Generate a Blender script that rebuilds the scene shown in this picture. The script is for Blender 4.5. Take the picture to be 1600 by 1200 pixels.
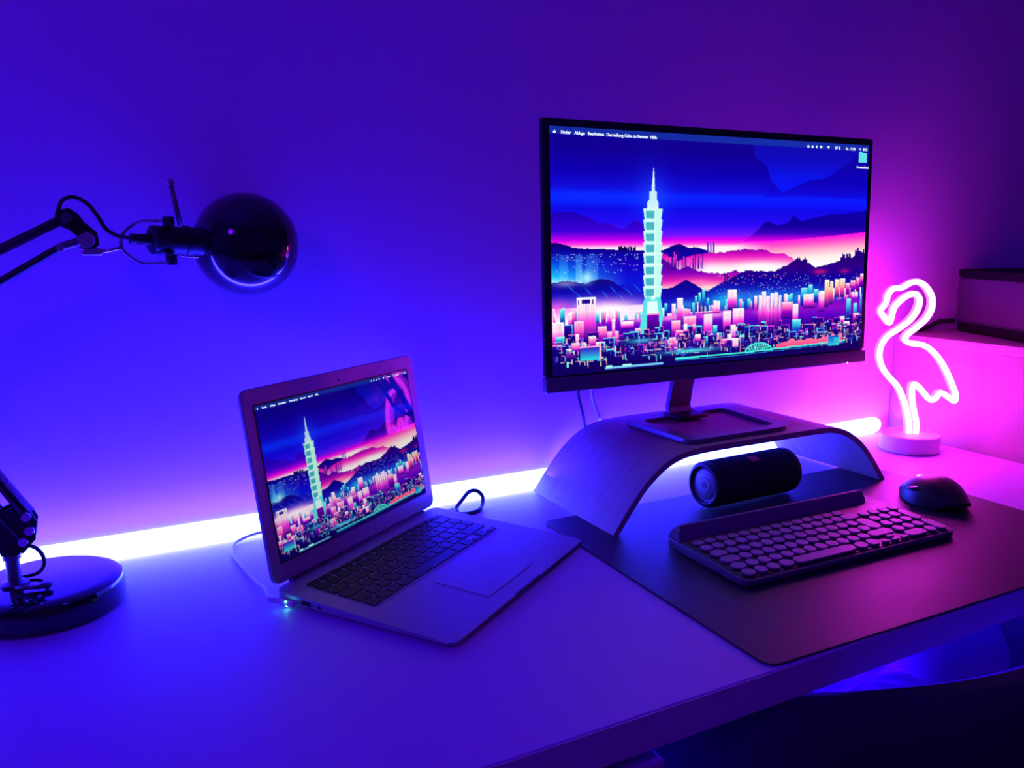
import bpy, bmesh, math, random
import numpy as np
from mathutils import Vector, Matrix
PI = math.pi
random.seed(7)
for o in list(bpy.data.objects): bpy.data.objects.remove(o)
S = bpy.context.scene
C = S.collection

# ---------------------------------------------------------------- camera, world, exposure, lights
# metres; the top of the desk is z = 0, the back wall is the plane y = 0, the floor is z = -0.74
cam_d = bpy.data.cameras.new('camera'); cam = bpy.data.objects.new('camera', cam_d); C.objects.link(cam)
cam_d.sensor_fit = 'HORIZONTAL'; cam_d.sensor_width = 36; cam_d.lens = 1249.67 / 1600 * 36
cam_d.clip_start = 0.02
fwd = Vector((0.45096, 0.87535, -0.17438)); rgt = Vector((0.88825, -0.45928, -0.00843)); upv = Vector((0.08747, 0.15109, 0.98464))
Mx = Matrix((rgt, upv, -fwd)).transposed().to_4x4(); Mx.translation = Vector((-0.1357, -1.09205, 0.39503))
cam.matrix_world = Mx
S.camera = cam
W = bpy.data.worlds.new('night'); S.world = W; W.use_nodes = True
W.node_tree.nodes['Background'].inputs[0].default_value = (0.01, 0.004, 0.05, 1)
W.node_tree.nodes['Background'].inputs[1].default_value = 0.3
S.view_settings.view_transform = 'Standard'; S.view_settings.look = 'None'
S.view_settings.gamma = 1; S.view_settings.use_curve_mapping = False
S.view_settings.exposure = 0.0

def area(name, loc, target, sx, sy, power, col, spread=180):
    l = bpy.data.lights.new(name, 'AREA'); l.shape = 'RECTANGLE'; l.size = sx; l.size_y = sy
    l.energy = power; l.color = col; l.spread = math.radians(spread)
    o = bpy.data.objects.new(name, l); C.objects.link(o); o.location = loc
    o.rotation_euler = (Vector(target) - Vector(loc)).to_track_quat('-Z', 'Y').to_euler()
    return o
BLUE = (0.075, 0.012, 1.0)
# unseen violet-blue fill added on the left behind the camera to raise the ambient level, and the led strip's glow up the wall and below the desk
area('room_fill', (-1.3, -1.5, 1.35), (0.0, -0.35, 0.0), 0.35, 0.35, 12.0, (0.12, 0.0005, 1.0))
bpy.data.lights['room_fill'].shape = 'DISK'
area('strip_glow_up', (0.15, -0.030, 0.030), (0.15, -0.010, 1.0), 2.3, 0.02, 36.0, (0.016, 0.007, 1.0))
area('strip_glow_under', (0.78, -0.03, -0.06), (0.80, -0.5, -0.22), 0.7, 0.03, 24.0, (0.025, 0.0005, 1.0), 110)

# ---------------------------------------------------------------- materials
def mat(name, col, rough=0.5, metal=0.0, noise=None, bump=None, coat=0.0, spec=0.5, emit=None, es=1.0):
    m = bpy.data.materials.new(name); m.use_nodes = True
    nt = m.node_tree; b = nt.nodes['Principled BSDF']
    b.inputs['Base Color'].default_value = (*col, 1); b.inputs['Roughness'].default_value = rough
    b.inputs['Metallic'].default_value = metal; b.inputs['Coat Weight'].default_value = coat
    b.inputs['Specular IOR Level'].default_value = spec
    if emit:
        b.inputs['Emission Color'].default_value = (*emit, 1); b.inputs['Emission Strength'].default_value = es
    tc = nt.nodes.new('ShaderNodeTexCoord')
    if noise:                       # (scale, amount): soft tone variation
        n = nt.nodes.new('ShaderNodeTexNoise'); n.inputs['Scale'].default_value = noise[0]; n.inputs['Detail'].default_value = 4
        nt.links.new(tc.outputs['Object'], n.inputs['Vector'])
        r = nt.nodes.new('ShaderNodeMixRGB'); r.inputs[1].default_value = (*[c * (1 - noise[1]) for c in col], 1)
        r.inputs[2].default_value = (*[min(1, c * (1 + noise[1])) for c in col], 1)
        nt.links.new(n.outputs['Fac'], r.inputs[0]); nt.links.new(r.outputs[0], b.inputs['Base Color'])
    if bump:                        # (scale, strength, distance)
        n = nt.nodes.new('ShaderNodeTexNoise'); n.inputs['Scale'].default_value = bump[0]; n.inputs['Detail'].default_value = 5
        nt.links.new(tc.outputs['Object'], n.inputs['Vector'])
        u = nt.nodes.new('ShaderNodeBump'); u.inputs['Strength'].default_value = bump[1]; u.inputs['Distance'].default_value = bump[2]
        nt.links.new(n.outputs['Fac'], u.inputs['Height']); nt.links.new(u.outputs[0], b.inputs['Normal'])
    return m

def wood(name, c1, c2, stretch, rough=0.4, scale=9.0, ww=0.55, nw=0.5):
    m = mat(name, c1, rough); nt = m.node_tree; b = nt.nodes['Principled BSDF']
    tc = nt.nodes.new('ShaderNodeTexCoord'); mp = nt.nodes.new('ShaderNodeMapping'); mp.inputs['Scale'].default_value = stretch
    nt.links.new(tc.outputs['Object'], mp.inputs['Vector'])
    w = nt.nodes.new('ShaderNodeTexWave'); w.bands_direction = 'Y' if stretch[1] > 2 else 'X'; w.inputs['Scale'].default_value = scale
    w.inputs['Distortion'].default_value = 7; w.inputs['Detail'].default_value = 4; w.inputs['Detail Scale'].default_value = 1.6
    n = nt.nodes.new('ShaderNodeTexNoise'); n.inputs['Scale'].default_value = 60; n.inputs['Detail'].default_value = 6
    nt.links.new(mp.outputs[0], w.inputs['Vector']); nt.links.new(mp.outputs[0], n.inputs['Vector'])
    mu = nt.nodes.new('ShaderNodeMath'); mu.operation = 'MULTIPLY_ADD'; mu.inputs[1].default_value = ww
    nt.links.new(w.outputs['Fac'], mu.inputs[0])
    m2 = nt.nodes.new('ShaderNodeMath'); m2.operation = 'MULTIPLY'; m2.inputs[1].default_value = nw
    nt.links.new(n.outputs['Fac'], m2.inputs[0]); nt.links.new(m2.outputs[0], mu.inputs[2])
    r = nt.nodes.new('ShaderNodeMixRGB'); r.inputs[1].default_value = (*c1, 1); r.inputs[2].default_value = (*c2, 1)
    nt.links.new(mu.outputs[0], r.inputs[0]); nt.links.new(r.outputs[0], b.inputs['Base Color'])
    u = nt.nodes.new('ShaderNodeBump'); u.inputs['Strength'].default_value = 0.25; u.inputs['Distance'].default_value = 0.0005
    nt.links.new(mu.outputs[0], u.inputs['Height']); nt.links.new(u.outputs[0], b.inputs['Normal'])
    return m

M = {}
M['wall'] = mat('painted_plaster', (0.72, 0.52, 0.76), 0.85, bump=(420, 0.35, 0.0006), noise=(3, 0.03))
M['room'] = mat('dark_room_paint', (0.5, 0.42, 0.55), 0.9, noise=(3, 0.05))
M['floor'] = wood('floor_wood', (0.16, 0.10, 0.07), (0.28, 0.18, 0.12), (1, 0.15, 1), 0.5, 14)
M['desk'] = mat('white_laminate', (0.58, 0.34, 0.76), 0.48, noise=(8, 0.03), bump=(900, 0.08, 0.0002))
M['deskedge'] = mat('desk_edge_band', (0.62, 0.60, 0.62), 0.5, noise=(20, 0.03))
M['drawer'] = mat('white_lacquer', (0.6, 0.58, 0.62), 0.5, noise=(5, 0.02))
M['mat'] = mat('black_desk_mat', (0.035, 0.028, 0.036), 0.48, spec=0.32, bump=(1500, 0.25, 0.0003), noise=(30, 0.1))
M['alu'] = mat('brushed_aluminium', (0.36, 0.31, 0.37), 0.52, metal=0.5, noise=(60, 0.04))
M['keyblack'] = mat('black_key_plastic', (0.010, 0.010, 0.012), 0.48, bump=(900, 0.1, 0.0001), spec=0.25)
M['blackgloss'] = mat('glossy_black_enamel', (0.006, 0.006, 0.007), 0.12, coat=0.6, noise=(30, 0.1))
M['black'] = mat('black_plastic', (0.012, 0.012, 0.014), 0.45, noise=(40, 0.15))
M['rubber'] = mat('black_rubber', (0.015, 0.015, 0.016), 0.7, noise=(60, 0.15))
M['chrome'] = mat('polished_steel', (0.75, 0.75, 0.78), 0.18, metal=1.0, noise=(30, 0.03))
M['steel'] = mat('dark_steel', (0.20, 0.19, 0.2), 0.35, metal=0.9, noise=(30, 0.05))
M['stand'] = wood('walnut_veneer', (0.26, 0.18, 0.16), (0.52, 0.37, 0.33), (0.35, 7.0, 0.35), 0.5, 1.6, 0.12, 0.9)
M['cabinet'] = wood('pale_wood_cabinet', (0.34, 0.24, 0.23), (0.46, 0.34, 0.32), (1.2, 1.0, 4.0), 0.6, 2.5, 0.3, 0.6)
M['kbbody'] = mat('dark_grey_keyboard', (0.10, 0.095, 0.10), 0.5, noise=(60, 0.1))
M['kbkey'] = mat('grey_keycap', (0.30, 0.28, 0.30), 0.5, bump=(900, 0.1, 0.0001))
M['kbtray'] = mat('tray_rubber', (0.20, 0.18, 0.20), 0.6, noise=(60, 0.05))
M['mongrey'] = mat('monitor_silver_plastic', (0.22, 0.20, 0.22), 0.42, metal=0.3, noise=(70, 0.05))
M['monbase'] = mat('monitor_base_metal', (0.22, 0.21, 0.24), 0.4, metal=0.5, noise=(70, 0.05))
M['whiteplastic'] = mat('white_plastic', (0.75, 0.72, 0.74), 0.45, noise=(20, 0.02))
M['cablewhite'] = mat('white_cable', (0.7, 0.68, 0.7), 0.5, noise=(80, 0.03))
M['fabricdark'] = mat('dark_speaker_fabric', (0.02, 0.02, 0.025), 0.85, bump=(1400, 0.8, 0.0008), spec=0.2)
M['speakerblack'] = mat('matt_black_speaker_plastic', (0.004, 0.004, 0.005), 0.7, noise=(60, 0.1), spec=0.15)
M['grille'] = mat('speaker_grille', (0.055, 0.05, 0.07), 0.75, bump=(1600, 0.5, 0.0006), noise=(8, 0.2))
M['membrane'] = mat('metal_membrane', (0.22, 0.21, 0.23), 0.5, metal=0.6, noise=(40, 0.05))
M['badge'] = mat('red_badge', (0.75, 0.06, 0.05), 0.4, noise=(60, 0.05))
M['chairfab'] = mat('chair_fabric', (0.045, 0.045, 0.06), 0.95, bump=(700, 0.6, 0.001), spec=0.2)
M['cushion'] = mat('pale_chair_cushion', (0.50, 0.50, 0.55), 0.95, bump=(600, 0.5, 0.001), spec=0.2)
M['strip'] = mat('led_strip_diffuser', (0.8, 0.8, 0.8), 0.5, emit=(1.15, 2.0, 26.0), es=1.0)
M['neon'] = mat('neon_pink_tube', (0.9, 0.5, 0.8), 0.4, emit=(38.0, 1.3, 32.0), es=1.0)
M['neonback'] = mat('neon_silicone_side', (0.85, 0.4, 0.8), 0.5, emit=(9.0, 0.22, 7.0), es=1.0)
M['led'] = mat('green_charge_led', (0.1, 0.8, 0.3), 0.4, emit=(0.05, 1.0, 0.35), es=40.0)
M['ledwhite'] = mat('white_power_led', (0.8, 0.8, 0.8), 0.4, emit=(0.8, 0.8, 1.0), es=4.0)
M['uitext'] = mat('screen_text_white', (0, 0, 0), 0.4, emit=(0.75, 0.85, 1.0), es=1.2)
M['uifolder'] = mat('screen_folder_cyan', (0, 0, 0), 0.4, emit=(0.12, 0.75, 0.80), es=1.0)
M['print'] = mat('faint_print', (0.10, 0.09, 0.10), 0.4, noise=(50, 0.05))

def screen_mat(name, rough, strength, spec):
    m = bpy.data.materials.new(name); m.use_nodes = True; nt = m.node_tree; b = nt.nodes['Principled BSDF']
    b.inputs['Base Color'].default_value = (0.004, 0.004, 0.006, 1); b.inputs['Roughness'].default_value = rough
    b.inputs['Specular IOR Level'].default_value = spec
    a = nt.nodes.new('ShaderNodeAttribute'); a.attribute_name = 'picture'
    nt.links.new(a.outputs['Color'], b.inputs['Emission Color']); b.inputs['Emission Strength'].default_value = strength
    return m
M['screen'] = screen_mat('monitor_panel_lit', 0.35, 1.05, 0.3)
M['lapscreen'] = screen_mat('laptop_panel_lit', 0.025, 0.75, 0.07)

# ---------------------------------------------------------------- helpers
def tag(o, label=None, cat=None, group=None, kind=None):
    if label: o['label'] = label
    if cat: o['category'] = cat
    if group: o['group'] = group
    if kind: o['kind'] = kind
    return o
def thing(name, label, cat, loc=(0, 0, 0), rz=0.0, group=None):
    o = bpy.data.objects.new(name, None); C.objects.link(o); o.empty_display_size = 0.02
    o.location = loc; o.rotation_euler = (0, 0, rz)
    return tag(o, label, cat, group)
def obj(name, bm, m, parent=None, smooth=True, angle=35):
    me = bpy.data.meshes.new(name)
    bmesh.ops.recalc_face_normals(bm, faces=bm.faces)
    bm.to_mesh(me); bm.free()
    me.materials.append(M[m])
    if smooth:
        me.shade_smooth(); me.set_sharp_from_angle(angle=math.radians(angle))
        for p in me.polygons:
            if p.loop_total > 6: p.use_smooth = False          # caps stay flat
    o = bpy.data.objects.new(name, me); C.objects.link(o)
    if parent: o.parent = parent
    return o
def dup(o, parent, loc, name=None):
    c = o.copy(); C.objects.link(c); c.parent = parent; c.location = loc
    return c
def rrect(x0, y0, x1, y1, r, n=5):
    pts = []
    for cx, cy, a0 in ((x1 - r, y1 - r, 0), (x0 + r, y1 - r, PI / 2), (x0 + r, y0 + r, PI), (x1 - r, y0 + r, 1.5 * PI)):
        for i in range(n + 1):
            a = a0 + PI / 2 * i / n; pts.append((cx + r * math.cos(a), cy + r * math.sin(a)))
    return pts
def prism(bm, pts, z0, z1, bev=0.0, mx=None, zf0=None, zf1=None):
    """extrude outline pts from z0 to z1 with chamfered top and bottom rims; zf add slopes"""
    P = [Vector(p) for p in pts]; n = len(P)
    cx = sum(p.x for p in P) / n; cy = sum(p.y for p in P) / n
    def ring(inset, z, zf):
        out = []
        for i in range(n):
            a = P[i - 1]; b = P[(i + 1) % n]; d = (b - a)
            nn = Vector((d.y, -d.x));
            if nn.length > 0: nn.normalize()
            q = P[i] - nn * inset
            out.append(Vector((q.x, q.y, z + (zf(q.x, q.y) if zf else 0))))
        return out
    if bev > 0:
        rings = [ring(bev, z0, zf0), ring(0, z0 + bev, zf0), ring(0, z1 - bev, zf1), ring(bev * .3, z1 - bev * .3, zf1), ring(bev, z1, zf1)]
    else: rings = [ring(0, z0, zf0), ring(0, z1, zf1)]
    V = [[bm.verts.new(mx @ v if mx else v) for v in r] for r in rings]
    bm.faces.new(V[0][::-1]); bm.faces.new(V[-1])
    for a, b in zip(V, V[1:]):
        for i in range(n): bm.faces.new((a[i], a[(i + 1) % n], b[(i + 1) % n], b[i]))
    return bm
def box(bm, x0, x1, y0, y1, z0, z1, bev=0.0, mx=None):
    if bev == 0: return prism(bm, [(x0, y0), (x1, y0), (x1, y1), (x0, y1)], z0, z1, 0, mx)
    return prism(bm, rrect(x0, y0, x1, y1, bev * 1.2, 2), z0, z1, bev, mx)
def lathe(bm, prof, n=40, mx=None, cap=True):
    rings = []
    for r, z in prof:
        if r < 1e-6: rings.append([bm.verts.new(mx @ Vector((0, 0, z)) if mx else Vector((0, 0, z)))])
        else: rings.append([bm.verts.new((mx @ Vector((r * math.cos(2 * PI * i / n), r * math.sin(2 * PI * i / n), z))) if mx else Vector((r * math.cos(2 * PI * i / n), r * math.sin(2 * PI * i / n), z))) for i in range(n)])
    for a, b in zip(rings, rings[1:]):
        for i in range(n):
            j = (i + 1) % n
            if len(a) == 1 and len(b) == 1: break
            if len(a) == 1: bm.faces.new((a[0], b[j], b[i]))
            elif len(b) == 1: bm.faces.new((a[i], a[j], b[0]))
            else: bm.faces.new((a[i], a[j], b[j], b[i]))
    if cap:
        if len(rings[0]) > 1: bm.faces.new(rings[0][::-1])
        if len(rings[-1]) > 1: bm.faces.new(rings[-1])
    return bm
def smoothpath(pts, per=6, closed=False):
    P = [Vector(p) for p in pts]; n = len(P); out = []
    rng = range(n if closed else n - 1)
    for i in rng:
        if closed: a, b, c, d = P[i - 1], P[i], P[(i + 1) % n], P[(i + 2) % n]
        else: a, b, c, d = P[max(i - 1, 0)], P[i], P[i + 1], P[min(i + 2, n - 1)]
        for k in range(per):
            t = k / per
            out.append(0.5 * ((2 * b) + (c - a) * t + (2 * a - 5 * b + 4 * c - d) * t * t + (3 * b - a - 3 * c + d) * t ** 3))
    if not closed: out.append(P[-1])
    return out
def tube(bm, path, r, n=10, closed=False, mx=None, section=None, ref=None):
    """sweep a round (or given) section along a path; ref fixes the section's second axis"""
    P = [Vector(p) for p in path]; m = len(P); rings = []; prev = None
    for i in range(m):
        if closed: t = P[(i + 1) % m] - P[i - 1]
        else: t = P[min(i + 1, m - 1)] - P[max(i - 1, 0)]
        t.normalize()
        if ref: u = Vector(ref)
        elif prev is None: u = Vector((0, 0, 1)) if abs(t.z) < .9 else Vector((1, 0, 0))
        else: u = prev
        u = (u - t * u.dot(t)).normalized(); prev = u; v = t.cross(u)
        rr = r[i] if isinstance(r, (list, tuple)) else r
        sec = section or [(math.cos(2 * PI * k / n), math.sin(2 * PI * k / n)) for k in range(n)]
        rings.append([bm.verts.new((mx @ q) if mx else q) for q in [P[i] + (u * a + v * b) * rr for a, b in sec]])
    K = len(rings[0])
    for i in range(m if closed else m - 1):
        a = rings[i]; b = rings[(i + 1) % m]
        for k in range(K): bm.faces.new((a[k], a[(k + 1) % K], b[(k + 1) % K], b[k]))
    if not closed: bm.faces.new(rings[0][::-1]); bm.faces.new(rings[-1])
    return bm
def rod(bm, a, b, r, n=12, mx=None): return tube(bm, [a, b], r, n, mx=mx)
def B(): return bmesh.new()
def frame(origin, zdir, xdir=(1, 0, 0)):
    z = Vector(zdir).normalized(); x = Vector(xdir); x = (x - z * x.dot(z)).normalized(); y = z.cross(x)
    m = Matrix((x, y, z)).transposed().to_4x4(); m.translation = Vector(origin); return m

# ---------------------------------------------------------------- the room
def struct(name, bm, m): return tag(obj(name, bm, m), kind='structure')
FZ = -0.74
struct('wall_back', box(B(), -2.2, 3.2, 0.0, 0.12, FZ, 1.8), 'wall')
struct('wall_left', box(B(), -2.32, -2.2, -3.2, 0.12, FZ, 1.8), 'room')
struct('wall_right', box(B(), 3.2, 3.32, -3.2, 0.12, FZ, 1.8), 'room')
struct('wall_front', box(B(), -2.32, 3.32, -3.32, -3.2, FZ, 1.8), 'room')
struct('floor', box(B(), -2.32, 3.32, -3.32, 0.12, FZ - 0.1, FZ), 'floor')
struct('ceiling', box(B(), -2.32, 3.32, -3.32, 0.12, 1.8, 1.9), 'room')

# ---------------------------------------------------------------- desk
desk = thing('desk', 'long white desk with rounded-off laminate top standing against the wall', 'desk', (0.2, -0.3, FZ))
def DL(x, y, z): return Matrix.Translation((-0.2, 0.3, -FZ))
dm = DL(0, 0, 0)
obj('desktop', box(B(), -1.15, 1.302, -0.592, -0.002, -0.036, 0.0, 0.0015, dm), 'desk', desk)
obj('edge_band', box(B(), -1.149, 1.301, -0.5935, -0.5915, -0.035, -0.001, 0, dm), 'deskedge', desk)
for x, y in ((-1.1, -0.54), (-1.1, -0.06)):
    obj('leg', box(B(), x - .025, x + .025, y - .025, y + .025, FZ, -0.0365, 0.003, dm), 'drawer', desk)
obj('end_panel', box(B(), 1.280, 1.300, -0.56, -0.03, FZ, -0.0365, 0.001, dm), 'drawer', desk)
dr = thing('drawer_unit', 'white drawer unit standing under the left half of the desk', 'drawer unit', (0.09, -0.30, FZ))
bm = B(); box(bm, -0.18, 0.184, -0.27, 0.28, 0.0, -FZ - 0.038, 0.002); obj('body', bm, 'drawer', dr)
z = 0.03
for hgt in (0.22, 0.16, 0.16, 0.12):
    d = obj('drawer', box(B(), -0.178, 0.182, -0.288, -0.2705, z, z + hgt - 0.004, 0.0015), 'drawer', dr)
    obj('handle', box(B(), -0.05, 0.05, -0.298, -0.289, z + hgt - 0.03, z + hgt - 0.018, 0.002), 'steel', d); z += hgt

# led strip: a half-round diffuser fixed along the foot of the wall
bm = B()
sec = [(0, 0.0005), (-0.006, 0.001), (-0.0095, 0.007), (-0.011, 0.016), (-0.0105, 0.024), (-0.007, 0.0305), (0, 0.0330)]
xs = [-1.2, 1.255, 1.272, 1.280, 1.284]; sc = [1, 1, .9, .65, .35]
R = [[bm.verts.new((x, y * s - 0.0006, 0.0005 + 0.016 + (zz - 0.016) * s)) for y, zz in sec] for x, s in zip(xs, sc)]
for a, b in zip(R, R[1:]):
    for i in range(len(sec)): bm.faces.new((a[i], a[(i + 1) % len(sec)], b[(i + 1) % len(sec)], b[i]))
bm.faces.new(R[0]); bm.faces.new(R[-1][::-1])
tag(obj('led_strip', bm, 'strip'), 'glowing white-violet led light strip running along the wall behind the desk', 'light strip')

# ---------------------------------------------------------------- cabinet at the right with the black speaker
cb = thing('cabinet', 'pale wooden cabinet with grained side at the right end of the desk', 'cabinet', (1.55, -0.26, FZ))
cm = Matrix.Translation((-1.55, 0.26, -FZ))
obj('side_panel', box(B(), 1.309, 1.327, -0.50, -0.003, FZ + 0.0, 0.186, 0.001, cm), 'cabinet', cb)
obj('side_panel', box(B(), 1.782, 1.80, -0.50, -0.003, FZ + 0.0, 0.186, 0.001, cm), 'cabinet', cb)
obj('back_panel', box(B(), 1.3275, 1.7815, -0.012, -0.004, FZ, 0.186, 0, cm), 'cabinet', cb)
obj('top_board', box(B(), 1.3065, 1.803, -0.505, -0.003, 0.1865, 0.2046, 0.0012, cm), 'cabinet', cb)
for i, (a, b_) in enumerate(((FZ + .06, -0.30), (-0.297, 0.183))):
    d = obj('door', box(B(), 1.328, 1.781, -0.50, -0.482, a, b_, 0.001, cm), 'cabinet', cb)
    obj('knob', lathe(B(), [(0.004, 0), (0.004, .012), (0.011, .016), (0.012, .022), (0.006, .026), (0, .0265)], 16, cm @ frame((1.36, -0.5003, b_ - .06), (0, -1, 0))), 'steel', d)

ux, uy = -0.414, -0.910
sp = thing('tabletop_speaker', 'black rounded box speaker standing on the pale wooden cabinet', 'speaker', (1.463, -0.012, 0.2046))
sp.rotation_euler = (0, 0, math.atan2(uy, ux))       # local +x runs along the front face towards the viewer, local +y is the side away from it
bm = B(); prism(bm, [(x, y) for x, y in rrect(0.004, 0.004, 0.40, 0.150, 0.03, 6)], 0.0, 0.020, 0.004); obj('base', bm, 'speakerblack', sp)
prof = rrect(0.0, 0.0, 0.404, 0.154, 0.034, 7)
obj('grille', prism(B(), prof, 0.0185, 0.112, 0.007), 'grille', sp)
obj('top_cover', prism(B(), rrect(-.0008, -.0008, 0.4048, 0.1548, 0.034, 7), 0.1122, 0.128, 0.004), 'speakerblack', sp)
for k in range(3): obj('touch_mark', box(B(), 0.24 + k * .028, 0.25 + k * .028, 0.006, 0.012, 0.1281, 0.1286), 'ledwhite', sp)
tag(obj('speaker_cable', tube(B(), smoothpath([(1.475, -0.016, 0.224), (1.447, -0.014, 0.224), (1.430, -0.010, 0.222), (1.41, -0.0065, 0.214), (1.385, -0.006, 0.2095), (1.37, -0.006, 0.2085)]), 0.0050, 8), 'rubber'),
    'short black cable leaving the back of the black box speaker on the cabinet', 'cable')

# ---------------------------------------------------------------- desk mat
mt = B(); MA = -0.020
mm = Matrix.Translation((0.392, -0.5885, 0)) @ Matrix.Rotation(MA, 4, 'Z')
prism(mt, rrect(0, 0, 0.645, 0.447, 0.014, 5), 0.0002, 0.0026, 0.0006, mm)
tag(obj('desk_mat', mt, 'mat'), 'black desk mat with rounded corners lying under the keyboard and mouse', 'desk mat')

# ---------------------------------------------------------------- bentwood monitor stand
st = B()
outer = [(0.4560, 0.0000), (0.481, 0.0330), (0.5044, 0.0605), (0.5283, 0.0805), (0.5487, 0.0925), (0.5694, 0.0995), (0.595, 0.1030), (0.64, 0.1045),
         (0.75, 0.1045), (0.84, 0.1045), (0.873, 0.1020), (0.900, 0.0940), (0.925, 0.0800), (0.9484, 0.0610), (0.9744, 0.0320), (0.9990, 0.0000)]
oc = smoothpath([(x, 0, z) for x, z in outer], 4)
T = 0.0088; inner = []
for i, p in enumerate(oc):
    t = (oc[min(i + 1, len(oc) - 1)] - oc[max(i - 1, 0)]).normalized(); nrm = Vector((t.z, 0, -t.x))
    q = p + nrm * T; q.z = max(q.z, 0.0) if 0 < i < len(oc) - 1 else 0.0; inner.append(q)
inner[0].x = oc[0].x + T * 1.2; inner[-1].x = oc[-1].x - T * 1.2
def zl(x):                                   # the front of the feet rests on the 2.6 mm mat
    return 0.0029
rows = []
for y in (-0.238, -0.2372, -0.0148, -0.014):
    rows.append(([st.verts.new((p.x - .73, y + .12, p.z + zl(p.x))) for p in oc], [st.verts.new((p.x - .73, y + .12, p.z + zl(p.x))) for p in inner]))
for (a, ai), (b, bi) in zip(rows, rows[1:]):
    for i in range(len(oc) - 1):
        st.faces.new((a[i], a[i + 1], b[i + 1], b[i])); st.faces.new((ai[i + 1], ai[i], bi[i], bi[i + 1]))
    st.faces.new((a[0], b[0], bi[0], ai[0])); st.faces.new((b[-1], a[-1], ai[-1], bi[-1]))
for (a, ai) in (rows[0], rows[-1]):
    for i in range(len(oc) - 1): st.faces.new((a[i], a[i + 1], ai[i + 1], ai[i]))
so = obj('monitor_stand', st, 'stand'); so.location = (0.73, -0.12, 0)
tag(so, 'curved walnut bentwood riser on the desk carrying the large monitor', 'monitor stand')
ST = 0.1045 + 0.0029                        # top of the riser

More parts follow.
